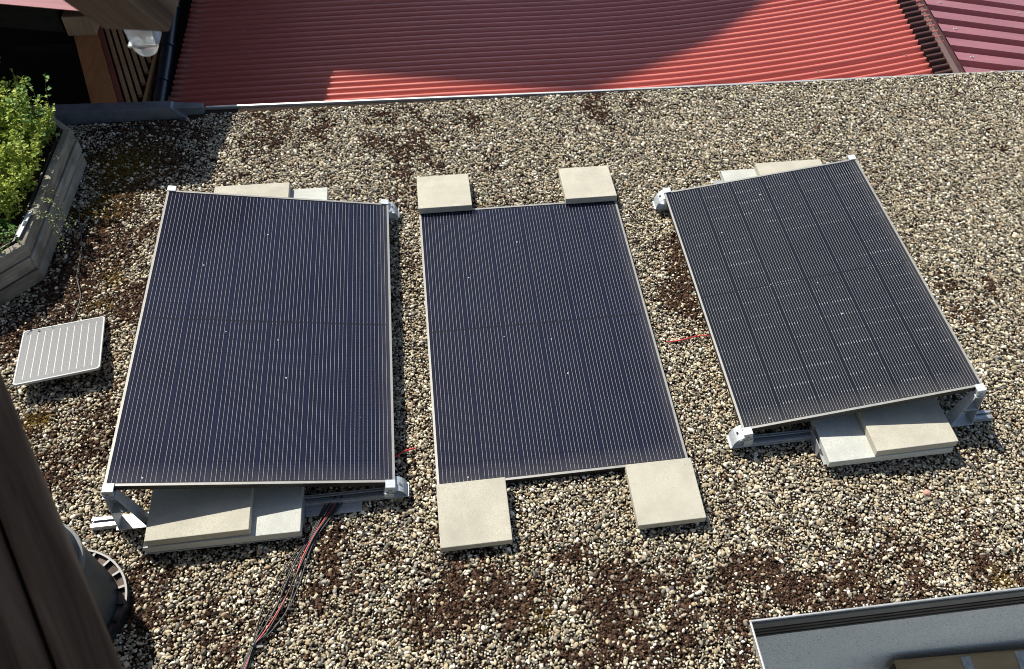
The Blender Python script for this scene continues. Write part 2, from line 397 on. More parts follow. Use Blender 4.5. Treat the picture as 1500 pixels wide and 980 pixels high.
def scatter_mesh(name, dens, extra):
    me = bpy.data.meshes.new(name); me.from_pydata(gv, [], gf)
    a = me.attributes.new('dens', 'FLOAT', 'POINT'); a.data.foreach_set('value', dens)
    b = me.attributes.new('tint', 'FLOAT', 'POINT'); b.data.foreach_set('value', extra)
    o = bpy.data.objects.new(name, me); col.objects.link(o); return o

def pebble_mat():
    t = NT('river_pebbles'); oi = t.n('ShaderNodeObjectInfo')
    stops = [(0, (.42, .35, .22)), (.13, (.60, .52, .36)), (.25, (.74, .68, .51)), (.34, (.24, .21, .155)), (.46, (.36, .295, .185)), (.57, (.155, .145, .115)),
             (.67, (.47, .41, .30)), (.77, (.075, .07, .060)), (.85, (.38, .275, .155)), (.89, (.86, .82, .69)), (.96, (.38, .24, .15)), (.97, (.29, .285, .255))]
    c = t.ramp(oi.outputs['Random'], stops, 'CONSTANT')
    v = t.coord('Object'); f = t.noise(v, 3.0, 4, .6)
    c = t.mix(t.ramp(f, [(.35, (.0, .0, .0)), (.75, (.5, .5, .5))]), c, (.20, .17, .13))
    t.base(c); t.pr(.62, 0, .35); return t.m
def moss_mat():
    t = NT('dry_brown_moss'); oi = t.n('ShaderNodeObjectInfo')
    c = t.ramp(oi.outputs['Random'], [(0, (.016, .010, .007)), (.4, (.056, .032, .021)), (.8, (.10, .058, .038)), (1, (.15, .095, .062))])
    at = t.n('ShaderNodeAttribute', attribute_type='INSTANCER', attribute_name='tint')
    ol = t.ramp(oi.outputs['Random'], [(0, (.05, .032, .006)), (.5, (.12, .075, .014)), (1, (.20, .13, .03))])
    c = t.mix(at.outputs['Fac'], c, ol)
    t.base(c); t.pr(.95, 0, .1); return t.m

def scatter(o, mat, protos, dmin, dmax, smin, smax, zlo, zhi, tilt, seed, keep_attr):
    ng = bpy.data.node_groups.new('scatter', 'GeometryNodeTree')
    ng.interface.new_socket('Geometry', in_out='INPUT', socket_type='NodeSocketGeometry')
    ng.interface.new_socket('Geometry', in_out='OUTPUT', socket_type='NodeSocketGeometry')
    N = ng.nodes; Lk = ng.links.new
    gin = N.new('NodeGroupInput'); gout = N.new('NodeGroupOutput')
    da = N.new('GeometryNodeInputNamedAttribute'); da.data_type = 'FLOAT'; da.inputs['Name'].default_value = 'dens'
    ds = N.new('GeometryNodeDistributePointsOnFaces'); ds.distribute_method = 'POISSON'
    ds.inputs['Distance Min'].default_value = dmin; ds.inputs['Density Max'].default_value = dmax; ds.inputs['Seed'].default_value = seed
    Lk(gin.outputs[0], ds.inputs['Mesh']); Lk(da.outputs[0], ds.inputs['Density Factor'])
    def rnd(typ, lo, hi, sd):
        r = N.new('FunctionNodeRandomValue'); r.data_type = typ
        ins = [i for i in r.inputs if i.enabled]
        ins[0].default_value = lo; ins[1].default_value = hi
        r.inputs['Seed'].default_value = sd
        return [q for q in r.outputs if q.enabled][0]
    sp = N.new('GeometryNodeSetPosition'); Lk(ds.outputs['Points'], sp.inputs['Geometry'])
    Lk(rnd('FLOAT_VECTOR', (-.002, -.002, zlo), (.002, .002, zhi), seed+1), sp.inputs['Offset'])
    gi_ = N.new('GeometryNodeGeometryToInstance')
    for sub, fr, amp, off in protos:
        ic = N.new('GeometryNodeMeshIcoSphere'); ic.inputs['Radius'].default_value = 1; ic.inputs['Subdivisions'].default_value = sub
        nz = N.new('ShaderNodeTexNoise'); nz.noise_dimensions = '3D'; nz.inputs['Scale'].default_value = fr; nz.inputs['Detail'].default_value = 1.5
        ps = N.new('GeometryNodeInputPosition'); ad = N.new('ShaderNodeVectorMath'); ad.operation = 'ADD'; ad.inputs[1].default_value = (off*3.7, off*1.9, off)
        Lk(ps.outputs[0], ad.inputs[0]); Lk(ad.outputs[0], nz.inputs['Vector'])
        sb = N.new('ShaderNodeVectorMath'); sb.operation = 'SUBTRACT'; sb.inputs[1].default_value = (.5, .5, .5); Lk(nz.outputs['Color'], sb.inputs[0])
        sc = N.new('ShaderNodeVectorMath'); sc.operation = 'SCALE'; sc.inputs['Scale'].default_value = amp; Lk(sb.outputs[0], sc.inputs[0])
        se = N.new('GeometryNodeSetPosition'); Lk(ic.outputs['Mesh'], se.inputs['Geometry']); Lk(sc.outputs[0], se.inputs['Offset'])
        sm = N.new('GeometryNodeSetShadeSmooth'); Lk(se.outputs[0], sm.inputs[0])
        mt = N.new('GeometryNodeSetMaterial'); mt.inputs['Material'].default_value = mat; Lk(sm.outputs[0], mt.inputs['Geometry'])
        Lk(mt.outputs[0], gi_.inputs[0])
    io = N.new('GeometryNodeInstanceOnPoints'); Lk(sp.outputs[0], io.inputs['Points']); Lk(gi_.outputs[0], io.inputs['Instance'])
    io.inputs['Pick Instance'].default_value = True
    Lk(rnd('INT', 0, len(protos)-1, seed+5), io.inputs['Instance Index'])
    Lk(rnd('FLOAT_VECTOR', (-tilt, -tilt, 0), (tilt, tilt, 6.283), seed+2), io.inputs['Rotation'])
    vec = rnd('FLOAT_VECTOR', smin, smax, seed+3)
    u = rnd('FLOAT', 0, 1, seed+4)
    p2 = N.new('ShaderNodeMath'); p2.operation = 'POWER'; Lk(u, p2.inputs[0]); p2.inputs[1].default_value = 4.0
    ma = N.new('ShaderNodeMath'); ma.operation = 'MULTIPLY_ADD'; Lk(p2.outputs[0], ma.inputs[0]); ma.inputs[1].default_value = 1.15; ma.inputs[2].default_value = .78
    vs2 = N.new('ShaderNodeVectorMath'); vs2.operation = 'SCALE'; Lk(vec, vs2.inputs[0]); Lk(ma.outputs[0], vs2.inputs['Scale'])
    Lk(vs2.outputs[0], io.inputs['Scale'])
    Lk(io.outputs[0], gout.inputs[0])
    md = o.modifiers.new('scatter', 'NODES'); md.node_group = ng
    o.data.materials.append(mat)

gravel = scatter_mesh('gravel', [1-.68*d-.10*max(0, n_) for d, n_ in zip(dens_m, nz_m)], oliv)
tag(gravel, 'rounded cream and grey pebbles covering the flat roof', 'gravel', kind='stuff')
scatter(gravel, pebble_mat(), [(3, 1.1, .75, i+1) for i in range(7)],   .0070, 22000, (.0047, .0032, .0031), (.0080, .0053, .0052), -.011, .003, .35, 3, False)
moss = scatter_mesh('moss', dens_m, oliv)
tag(moss, 'dry dark brown moss cushions with olive spots between the pebbles', 'moss', kind='stuff')
scatter(moss, moss_mat(), [(3, 4.5, 1.5, i+21) for i in range(5)], .0040, 46000, (.0028, .0028, .0026), (.0062, .0062, .0052), -.009, -.001, .5, 41, True)

# ------------------------------------------------------------------ solar panels
W = 1.134
def solar(label, cx, cy, zc, W, L, tilt, rz, gmat, group, rail_x, low, high, tray, topz=None):
    """low/high: which side the low feet stand on (-1 left, +1 right)"""
    root = empty('solar_panel', (cx, cy, 0), label, 'solar panel', group, rz)
    M = Matrix.Translation((0, 0, zc)) @ Matrix.Rotation(tilt, 4, 'Y')
    h = .030; lp = .0105; wl = W/2; ll = L/2
    f = MB()
    for s in (-1, 1):
        f.box(min(s*wl, s*(wl-.006)), max(s*wl, s*(wl-.006)), -ll, ll, -h, -.002, M, 0)
        f.box(min(s*wl, s*(wl-.026)), max(s*wl, s*(wl-.026)), -ll+.0005, ll-.0005, -h-.0015, -h+.0005, M, 0)
        f.box(min(s*wl, s*(wl-lp)), max(s*wl, s*(wl-lp)), -ll-.0008, ll+.0008, -.002, 0, M, 1)
        a, b = sorted((s*ll, s*(ll-.006)))
        f.box(-wl+.006, wl-.006, a, b, -h, -.002, M, 0)
        a, b = sorted((s*(ll+.0008), s*(ll-lp)))
        f.box(-wl+lp, wl-lp, a, b, -.002, -.0002, M, 1)
    f.build('frame', [MAT['black'], MAT['lip']], root)
    g = MB(); g.box(-wl+.0065, wl-.0065, -ll+.0065, ll-.0065, -.008, -.0025, M)
    Mi = M.inverted()
    def uvf(co):
        q = Mi @ co; return (q.x+wl, q.y+ll)
    g.build('glass', gmat, root, uvf=uvf)
    if rail_x is None: return root
    for sy in (-1, 1):
        y = sy*(ll-.004)
        r = MB(); segs = [(rail_x[0] if sy < 0 or low < 0 else -wl-.01, rail_x[1] if sy < 0 or low > 0 else wl+.01)]
        for a, b in segs:
            r.box(a, b, y-.024, y+.024, .003, .009); r.box(a, b, y-.024, y-.019, .009, .029); r.box(a, b, y+.019, y+.024, .009, .029)
            r.box(a, b, y-.0185, y-.008, .022, .029); r.box(a, b, y+.008, y+.0185, .022, .029)
            r.box(a, b, y-.009, y+.009, .010, .018)
        r.box(tray[0]+.004, tray[1]-.004, min(y, y-sy*-.15)-.03, max(y, y-sy*-.15)+.03, .0295, .0332)
        lipx = tray[0] if low < 0 else tray[1]
        s = -1 if low < 0 else 1
        a, b = sorted((lipx-s*.002, lipx+s*.002)); 
        r.box(a, b, min(y, y-sy*-.115), max(y, y-sy*-.115), .0, .068)
        # broad flange beside the tray
        if low > 0 and sy < 0: r.box(tray[1]+.003, tray[1]+.24, y-.070, y-.0245, .002, .0065)
        r.build('rail', MAT['alu'], root, bevel=.0012, seg=1)
        for sx in (-1, 1):
            # clamp hooked over the frame end
            c = MB(); xc = sx*(wl-.020)
            c.box(xc-.021, xc+.021, min(sy*(ll-.009), sy*(ll+.032)), max(sy*(ll-.009), sy*(ll+.032)), .0006, .0050, M)
            c.box(xc-.021, xc+.021, min(sy*(ll+.027), sy*(ll+.032)), max(sy*(ll+.027), sy*(ll+.032)), -.034, .0005, M)
            c.box(xc-.021, xc+.021, min(sy*(ll+.0015), sy*(ll+.040)), max(sy*(ll+.0015), sy*(ll+.040)), -.0385, -.0345, M)
            c.box(xc-.017, xc+.017, min(sy*(ll+.003), sy*(ll+.026)), max(sy*(ll+.003), sy*(ll+.026)), -.034, -.002, M)
            co = c.build('clamp', MAT['galv'], root, bevel=.0012, seg=1)
            bt = MB(); Mb = M @ Matrix.Translation((xc, sy*(ll+.032), -.022)) @ Matrix.Rotation(R(90)*(1 if sy < 0 else -1), 4, 'X')
            bt.lathe([(0, 0), (.0095, 0), (.0095, .003), (.0065, .003), (.0065, .007), (0, .008)], (0, 0, 0), 12, 0, Mb); bt.build('bolt', MAT['alu'], co, smooth=40)
            k = MB(); p = M @ Vector((xc, sy*(ll+.014), -.039))
            X = p.x; yb = sy*(ll+.012); out = sx
            if sx == low:
                # low foot: curved hood beside the clamp
                n = 9; a0 = []
                for i in range(n):
                    t = R(90)*i/(n-1); a0.append((math.sin(t), math.cos(t)))
                zt = p.z+.024; wy0, wy1 = sorted((yb-sy*.050, yb+sy*.022))
                for i in range(n-1):
                    x_a, z_a = X+out*(.012+.058*a0[i][0]), .030+(zt-.030)*a0[i][1]; x_b, z_b = X+out*(.012+.058*a0[i+1][0]), .030+(zt-.030)*a0[i+1][1]
                    k.hexa([(x_a, wy0, z_a-.003), (x_b, wy0, z_b-.003), (x_b, wy1, z_b-.003), (x_a, wy1, z_a-.003), (x_a, wy0, z_a), (x_b, wy0, z_b), (x_b, wy1, z_b), (x_a, wy1, z_a)])
                a, b = sorted((X-out*.02, X+out*.078))
                k.box(a, b, wy0, wy1, .0293, .0325)
                a, b = sorted((X-out*.026, X+out*.014)); k.box(a, b, wy0+.004, wy1-.004, .0327, p.z)
                kk = k.build('foot', MAT['galv'], root, smooth=35)
                hb = MB(); hb.lathe([(0, .0), (.007, 0), (.007, .002), (0, .002)], (X+out*(.012+.058*.55), (wy0+wy1)/2, .030+(zt-.030)*.835+.0005), 12)
                hb.build('bolt', MAT['rubber'], kk)
            else:
                # tall foot: base plate, folded leaning web with two cheeks and a cross tab
                a, b = sorted((X-out*.105, X+out*.040))
                wy0, wy1 = yb-.036, yb+.036
                k.box(a, b, wy0, wy1, .0293, .0335)
                zt = p.z; zb = .0337
                def sheet(xb, xt, w0, w1, za, zz):   # folded sheet leaning from xb (bottom) to xt (top)
                    k.hexa([(xb, yb-w0, za), (xb+.003, yb-w0, za), (xb+.003, yb+w0, za), (xb, yb+w0, za), (xt, yb-w1, zz), (xt+.003, yb-w1, zz), (xt+.003, yb+w1, zz), (xt, yb+w1, zz)])
                sheet(X-out*.078, X-out*.022, .030, .022, zb, zt)
                sheet(X+out*.030, X+out*.018, .034, .022, zb, zt)
                zm = zb+(zt-zb)*.50
                a, b = sorted((X-out*.048, X+out*.022)); k.box(a, b, yb-.024, yb+.024, zm, zm+.003)
                for sgn in (-1, 1):
                    q = [(X-out*.047, yb+sgn*.0255, zm), (X+out*.021, yb+sgn*.0255, zm), (X+out*.016, yb+sgn*.0255, zt), (X-out*.019, yb+sgn*.0255, zt)]
                    if sgn*sy < 0: k.extrude(q, (0, -sgn*.0012, 0))
                a, b = sorted((X-out*.026, X+out*.024)); k.box(a, b, yb-.026, yb+.026, zt, zt+.003)
                kk = k.build('foot', MAT['galv'], root, bevel=.0008, seg=1)
    return root
GB = glass_mat('navy_cells_flat', 1.134, 1.822, 10, .0177, .00072, (.0065, .0078, .018), .015, 0)
GA = glass_mat('navy_cells', 1.142, 1.824, 10, .0178, .00072, (.0065, .0078, .020), .015, 0)
GC = glass_mat('charcoal_cells', 1.134, 1.676, 13, .0136, .0009, (.0065, .0078, .012), .018, 1, .3, (.42, .41, .40))
GR = 'solar panels on the gravel roof'
solar('navy solar panel tilted with its left edge raised, leftmost of the three large panels', -1.2985, .0135, .200, 1.142, 1.824, R(9.70), R(-.33), GA, GR,
      (-.70, .595), 1, -1, (-.462, .170))
solar('navy solar panel lying flat with a beige slab on each corner', 0, 0, .035, 1.134, 1.822, 0, 0, GB, GR, None, 0, 0, (0, 0))
solar('charcoal solar panel with dense silver lines, tilted with its right edge raised', 1.390, -.002, .199, 1.134, 1.676, R(-8.03), R(-.06), GC, GR,
      (-.585, .705), -1, 1, (-.214, .415))

# small frosted panel
p = [Vector((-2.545, .238, .03)), Vector((-2.166, .303, .03)), Vector((-2.062, -.092, .095)), Vector((-2.428, -.149, .095))]
c0 = sum(p, Vector())/4; ux = ((p[1]-p[0])+(p[2]-p[3])).normalized(); uy = ((p[0]-p[3])+(p[1]-p[2])); uy = (uy-ux*uy.dot(ux)).normalized(); uz = ux.cross(uy)
w2, l2 = .187, .205
sm = empty('small_solar_panel', (c0.x, c0.y, 0), 'small frosted silver grey solar panel with rounded corners lying near the planter', 'solar panel')
M = Matrix.Translation((0, 0, c0.z)) @ Matrix((ux, uy, uz)).transposed().to_4x4()
def rrect(w_, l_, r):
    o = []
    for sx, sy, a0 in ((1, -1, -90), (1, 1, 0), (-1, 1, 90), (-1, -1, 180)):
        for i in range(5):
            a = R(a0+i*22.5); o.append((sx*(w_-r)+r*math.cos(a), sy*(l_-r)+r*math.sin(a)))
    return o
f = MB(); A = rrect(w2, l2, .018); B = rrect(w2-.007, l2-.007, .014); n = len(A)
f.add([(x, y, 0) for x, y in A]+[(x, y, 0) for x, y in B]+[(x, y, -.012) for x, y in A]+[(x, y, -.012) for x, y in B],
      [(i, (i+1) % n, n+(i+1) % n, n+i) for i in range(n)]+[(2*n+i, 2*n+(i+1) % n, (i+1) % n, i) for i in range(n)]+[(n+i, n+(i+1) % n, 3*n+(i+1) % n, 3*n+i) for i in range(n)])
f.xf(M).build('frame', MAT['white_plastic'], sm)
t = NT('frosted_cells'); spx = t.n('ShaderNodeSeparateXYZ'); t.link(t.coord('UV'), spx.inputs[0]); u, v = spx.outputs[0], spx.outputs[1]
mm = t.math
k = mm('DIVIDE', mm('ADD', u, .1485), .033); d = mm('ABSOLUTE', mm('SUBTRACT', mm('FRACT', mm('ADD', k, .5)), .5))
ln = mm('MULTIPLY', mm('LESS_THAN', d, .042), mm('MULTIPLY', mm('LESS_THAN', mm('ABSOLUTE', v), .172), mm('LESS_THAN', mm('ABSOLUTE', u), .156)))
fz = t.noise(t.coord('UV'), 160, 2); 
c = t.ramp(fz, [(.3, (.10, .105, .11)), (.7, (.185, .19, .195))]); c = t.mix(ln, c, (.50, .50, .49)); t.base(c); t.pr(.42, 0, .6); t.bump(fz, .3, .002)
g = MB(); g.prism(rrect(w2-.0075, l2-.0075, .0135), -.010, -.0012)
g.xf(M); Mi2 = M.inverted()
g.build('glass', t.m, sm, uvf=lambda co: tuple((Mi2 @ co)[:2]))
k = MB(); k.box(-w2+.02, w2-.02, -.02, .02, -.03, -.0125, M); k.build('cross_bar', MAT['rubber'], sm)
for sx in (-1, 1):
    k = MB(); k.box(sx*.14-.006, sx*.14+.006, -.006, .006, -.066, -.0305, M); k.build('leg', MAT['rubber'], sm)

# ------------------------------------------------------------------ concrete slabs
def slab(label, pts, thick, mat, group):
    """pts: four top corners, counter-clockwise seen from above"""
    P = [Vector(q) for q in pts]; c = sum(P, Vector())/4; nrm = (P[1]-P[0]).cross(P[2]-P[0]).normalized()
    m = MB(); base = c-nrm*thick
    m.hexa([q-nrm*thick-base for q in P]+[q-base for q in P])
    o = m.build('paving_slab', mat, None, bevel=.0032)
    o.location = base; return tag(o, label, 'slab', group)
sg = 'slabs weighing down the flat panel'
def sq(x0, x1, yi, yo, zi, zo):
    if yo > yi: return [(x0, yi, zi), (x1, yi, zi), (x1, yo, zo), (x0, yo, zo)]
    return [(x0, yo, zo), (x1, yo, zo), (x1, yi, zi), (x0, yi, zi)]
slab('beige square slab on the near left corner of the flat panel', sq(-.569, -.269, -.920, -1.220, .0765, .060), .0395, MAT['slab_beige'], sg)
slab('beige square slab on the near right corner of the flat panel', sq(.268, .568, -.926, -1.226, .0765, .061), .0395, MAT['slab_beige'], sg)
slab('beige square slab on the far left corner of the flat panel', sq(-.568, -.267, .894, 1.194, .0775, .062), .0395, MAT['slab_beige'], sg)
slab('beige square slab on the far right corner of the flat panel, with a small dark speck', sq(.269, .569, .889, 1.189, .0775, .060), .0395, MAT['slab_beige'], sg)
sb = 'ballast slabs stacked under the tilted panels'
def block(label, x0, x1, y0, y1, ztop, thick, mat, rz=0):
    c = Vector(((x0+x1)/2, (y0+y1)/2, ztop-thick)); m = MB(); m.box(x0-c.x, x1-c.x, y0-c.y, y1-c.y, 0, thick)
    o = m.build('paving_slab', mat, None, bevel=.0032); o.location = c; o.rotation_euler.z = rz; return tag(o, label, 'slab', sb)
block('long pale grey slab on the near rail of the left tilted panel, under a beige slab', -1.757, -1.134, -1.070, -.672, .0755, .042, MAT['slab_white'], R(-.5))
block('beige slab on top of the near stack of the left tilted panel', -1.742, -1.334, -1.062, -.668, .1185, .0415, MAT['slab_beige'], R(.2))
block('long pale grey slab on the far rail of the left tilted panel, sticking out to the right of a beige slab', -1.690, -1.071, .740, 1.138, .0755, .042, MAT['slab_white'])
block('beige slab on top of the far stack of the left tilted panel', -1.684, -1.276, .750, 1.153, .1185, .0415, MAT['slab_beige'], R(-.6))
block('long pale grey slab on the near rail of the right tilted panel, sticking out to the left of a beige slab', 1.190, 1.795, -1.032, -.632, .0755, .042, MAT['slab_white'], R(.3))
block('beige slab on top of the near stack of the right tilted panel', 1.405, 1.804, -1.027, -.640, .1185, .0415, MAT['slab_beige'], R(.8))
block('long pale grey slab on the far rail of the right tilted panel, showing left of a beige slab', 1.233, 1.842, .652, 1.050, .0755, .042, MAT['slab_white'])
block('beige slab on top of the far stack of the right tilted panel', 1.438, 1.848, .648, 1.046, .1185, .0415, MAT['slab_beige'])

# ------------------------------------------------------------------ cables
def smooth_path(P, n=8):
    P = [Vector(p) for p in P]; o = []
    for i in range(len(P)-1):
        p0, p1, p2, p3 = P[max(i-1, 0)], P[i], P[i+1], P[min(i+2, len(P)-1)]
        for k in range(n):
            t = k/n
            o.append(.5*((2*p1)+(-p0+p2)*t+(2*p0-5*p1+4*p2-p3)*t*t+(-p0+3*p1-3*p2+p3)*t**3))
    o.append(P[-1]); return o
spine = [(-.99, -.88), (-1.040, -.962), (-1.095, -1.069), (-1.142, -1.158), (-1.183, -1.26), (-1.228, -1.371), (-1.272, -1.463), (-1.304, -1.514), (-1.332, -1.60), (-1.38, -1.75), (-1.42, -2.0)]
spread = [.03, .028, .014, .026, .040, .046, .030, .007, .012, .014, .014]
cb = empty('cable_bundle', (-1.2, -1.3, 0), 'loose bundle of black and red cables leading out from under the left tilted panel', 'cables')
offs = [(-1.0, 0), (-.45, .3), (.0, 0), (.35, .6), (.75, 0), (1.0, .2), (-.1, .9), (.55, .9)]
for i, (ox, oz) in enumerate(offs):
    P = []
    for (x, y), s in zip(spine, spread):
        j = random.uniform(-.18, .18)
        P.append((x+1.2+(ox+j)*s*.9, y+1.3-(ox+j)*s*.45, .011+oz*.009+random.uniform(0, .003)))
    m = MB(); m.tube(smooth_path(P), .0031, 8); m.build('cable', MAT['red_cable'] if i in (3,) else MAT['rubber'], cb, smooth=60)
m = MB(); zp = Vector((-1.304+1.2, -1.514+1.3, .014)); dirv = Vector((-.6, -.8, 0)).normalized()
m.tube([zp-dirv*.006, zp+dirv*.006], .0165, 14); m.box(zp.x+.012, zp.x+.040, zp.y-.016, zp.y-.004, .008, .024)
m.build('cable_tie', MAT['rubber'], cb, bevel=.002)
def cable(label, P, r, mat, name='cable'):
    c = Vector(P[0]); m = MB(); m.tube([q-c for q in smooth_path(P)], r, 8); o = m.build(name, mat, None, smooth=60); o.location = c
    return tag(o, label, 'cable')
cable('short red cable end poking out from under the right edge of the left tilted panel', [(-.80, -.735, .02), (-.741, -.712, .018), (-.70, -.690, .020), (-.655, -.674, .010)], .0042, MAT['red_cable'])
cable('thin red cable curving over the gravel into the left edge of the charcoal panel', [(.630, -.182, .006), (.70, -.187, .014), (.788, -.172, .016), (.865, -.180, .018), (.95, -.2, .02)], .0035, MAT['red_cable'])
cable('thin black wire winding along the planter to the small panel', [(-2.437, 1.205, .02), (-2.422, 1.088, .01), (-2.385, .945, .012), (-2.36, .807, .012), (-2.346, .625, .014), (-2.301, .472, .012), (-2.305, .33, .012), (-2.32, .27, .02)], .0028, simple('grey_wire', (.06, .06, .06), .5))

def stone(label, x, y, sx, sy, sz, c, rz):
    bm = bmesh.new(); bmesh.ops.create_icosphere(bm, subdivisions=3, radius=1)
    for v in bm.verts:
        k = 1+.22*mnoise.noise(v.co*1.3+Vector((x*7, y*3, 0))); v.co = Vector((v.co.x*sx*k, v.co.y*sy*k, v.co.z*sz*k))
    me = bpy.data.meshes.new('stone'); bm.to_mesh(me); bm.free(); me.polygons.foreach_set('use_smooth', [True]*len(me.polygons))
    me.materials.append(simple('stone_surface', c, .7, var=.2, scale=70)); o = bpy.data.objects.new('stone', me); col.objects.link(o)
    o.location = (x, y, .001); o.rotation_euler.z = rz; return tag(o, label, 'stone')
stone('large pale flat stone on the gravel between the small panel and the left panel', -1.816, -.089, .030, .019, .012, (.66, .58, .42), .5)
stone('pinkish rounded stone on the gravel in front of the charcoal panel', 1.615, -1.203, .019, .015, .012, (.44, .25, .19), .2)

# ------------------------------------------------------------------ vent pipe
vc = Vector((-2.065, -1.275, 0))
vp = empty('vent_pipe', vc, 'dark grey plastic roof vent with a slotted collar, half hidden behind the timber post', 'vent')
m = MB(); m.lathe([(.226, .022), (.222, .06), (.205, .36), (.198, .42), (.172, .455), (.11, .475), (0, .482)], (0, 0, 0), 64)
m.build('hood', MAT['vent'], vp, smooth=40)
m = MB(); m.lathe([(.203, .345), (.214, .345), (.214, .372), (.200, .375)], (0, 0, 0), 64); m.build('rim', simple('vent_rim', (.09, .098, .105), .4), vp, smooth=40)
m = MB(); m.lathe([(.258, -.01), (.266, -.01), (.266, .040), (.258, .040), (.258, -.01)], (0, 0, 0), 72)
for i in range(22):
    a = 2*math.pi*i/22; Mz = Matrix.Rotation(a, 4, 'Z'); m.box(.228, .258, -.005, .005, .0175, .036, Mz)
m.build('collar', MAT['rubber'], vp, smooth=35)
m = MB(); m.lathe([(.205, .004), (.2575, .004), (.2575, .017), (.205, .017)], (0, 0, 0), 72); m.build('collar_floor', simple('dusty_collar_floor', (.11, .085, .07), .9, 0, .1, var=.5, scale=14), vp)

# ------------------------------------------------------------------ planter
P8 = [(-2.51, .625), (-2.472, 1.585), (-2.70, 1.83), (-3.72, 1.83), (-3.95, 1.58), (-3.95, .62), (-3.48, .10), (-3.03, .10)]
pc = Vector((-3.2, .95, 0)); H = .262
pl = empty('planter', pc, 'eight sided weathered grey wooden planter box made of stacked boards', 'planter')
m = MB(); nP = len(P8); th = .042
def inset(P, d):
    o = []
    for i in range(len(P)):
        a, b, c_ = Vector(P[i-1]), Vector(P[i]), Vector(P[(i+1) % len(P)])
        e1 = (b-a).normalized(); e2 = (c_-b).normalized(); n1 = Vector((-e1.y, e1.x)); n2 = Vector((-e2.y, e2.x))
        k = (n1+n2); k = k/(1+n1.dot(n2)); o.append(tuple(b+k*d))
    return o
IN = inset(P8, th)
for cse in range(3):
    z0, z1 = cse*.0885+.004, cse*.0885+.0805
    for i in range(nP):
        j = (i+1) % nP
        out = .0 if (i+cse) % 2 else .005
        a, b, c_, d_ = [Vector((*q, 0)) for q in (P8[i], P8[j], IN[j], IN[i])]
        e = (b-a).normalized(); nn = Vector((e.y, -e.x, 0))
        ext = .010 if (i+cse) % 2 else -.0035
        jit = random.uniform(-.007, .005)
        a2, b2 = a-e*ext+nn*(out+jit), b+e*ext+nn*(out+jit)
        q = [a2, b2, c_-e*.002, d_+e*.002]
        m.hexa([v-pc+Vector((0, 0, z0)) for v in q]+[v-pc+Vector((0, 0, z1)) for v in q])
m.build('box', MAT['planter'], pl, bevel=.006)
m = MB(); I2 = inset(P8, th+.004); I3 = inset(P8, th+.012)
vs = [(x-pc.x, y-pc.y, z) for (poly_, z) in ((I2, .0), (I2, .268), (I3, .268), (I3, .0)) for x, y in poly_]
fs = [(k*nP+i, k*nP+(i+1) % nP, (k+1)*nP+(i+1) % nP, (k+1)*nP+i) for k in range(3) for i in range(nP)]
m.add(vs, fs); m.build('liner', MAT['rubber'], pl)
m = MB(); m.prism([(x-pc.x, y-pc.y) for x, y in I3], 0, .235); m.build('soil', simple('potting_soil', (.04, .026, .016), .95, 0, .1, scale=60, bump=.8), pl)
m = MB()
q0 = Vector((-2.555, .665, .270))-pc; q1 = Vector((-2.535, .86, .272))-pc
m.extrude([q0, q0+Vector((.022, -.004, 0)), q0+Vector((.022, -.004, .006)), q0+Vector((0, 0, .006))], q1-q0)
m.build('edging_strip', MAT['white_plastic'], pl, bevel=.002)

def leaf_mat(name, a, b):
    t = NT(name); at = t.n('ShaderNodeAttribute', attribute_name='shade')
    c = t.ramp(at.outputs['Fac'], [(0, a), (1, b)]); t.base(c); t.pr(.5, 0, .35)
    tr = t.n('ShaderNodeBsdfTranslucent'); t.link(c, tr.inputs[0]); mx = t.n('ShaderNodeMixShader'); mx.inputs[0].default_value = .32
    out = t.t.nodes['Material Output']; t.link(t.b.outputs[0], mx.inputs[1]); t.link(tr.outputs[0], mx.inputs[2]); t.link(mx.outputs[0], out.inputs[0])
    return t.m
def leaves(name, mat, pts, parent, size=(.012, .024), flat=.6):
    """pts: (position, outward direction)"""
    vs = []; fs = []; sh = []
    for p_, d_ in pts:
        L_ = random.uniform(*size); wd = L_*random.uniform(.32, .48)
        ax = (d_+Vector((random.gauss(0, .6), random.gauss(0, .6), random.gauss(0, .35)))).normalized()
        nrm = (Vector((0, 0, 1))*flat+Vector((random.gauss(0, .5), random.gauss(0, .5), random.gauss(0, .3)))).normalized()
        sd = ax.cross(nrm)
        if sd.length < .05: continue
        sd.normalize(); nrm = sd.cross(ax)
        o = len(vs); b = p_
        vs += [b, b+ax*L_*.45+sd*wd+nrm*L_*.12, b+ax*L_-nrm*L_*.10, b+ax*L_*.45-sd*wd+nrm*L_*.12, b+ax*L_*.5]
        fs += [(o, o+1, o+4), (o+1, o+2, o+4), (o+2, o+3, o+4), (o+3, o, o+4)]
        s = random.random(); sh += [s]*4
    me = bpy.data.meshes.new(name); me.from_pydata([tuple(v) for v in vs], [], fs); me.materials.append(mat)
    a = me.attributes.new('shade', 'FLOAT', 'FACE'); a.data.foreach_set('value', sh)
    o = bpy.data.objects.new(name, me); col.objects.link(o); o.parent = parent; return o
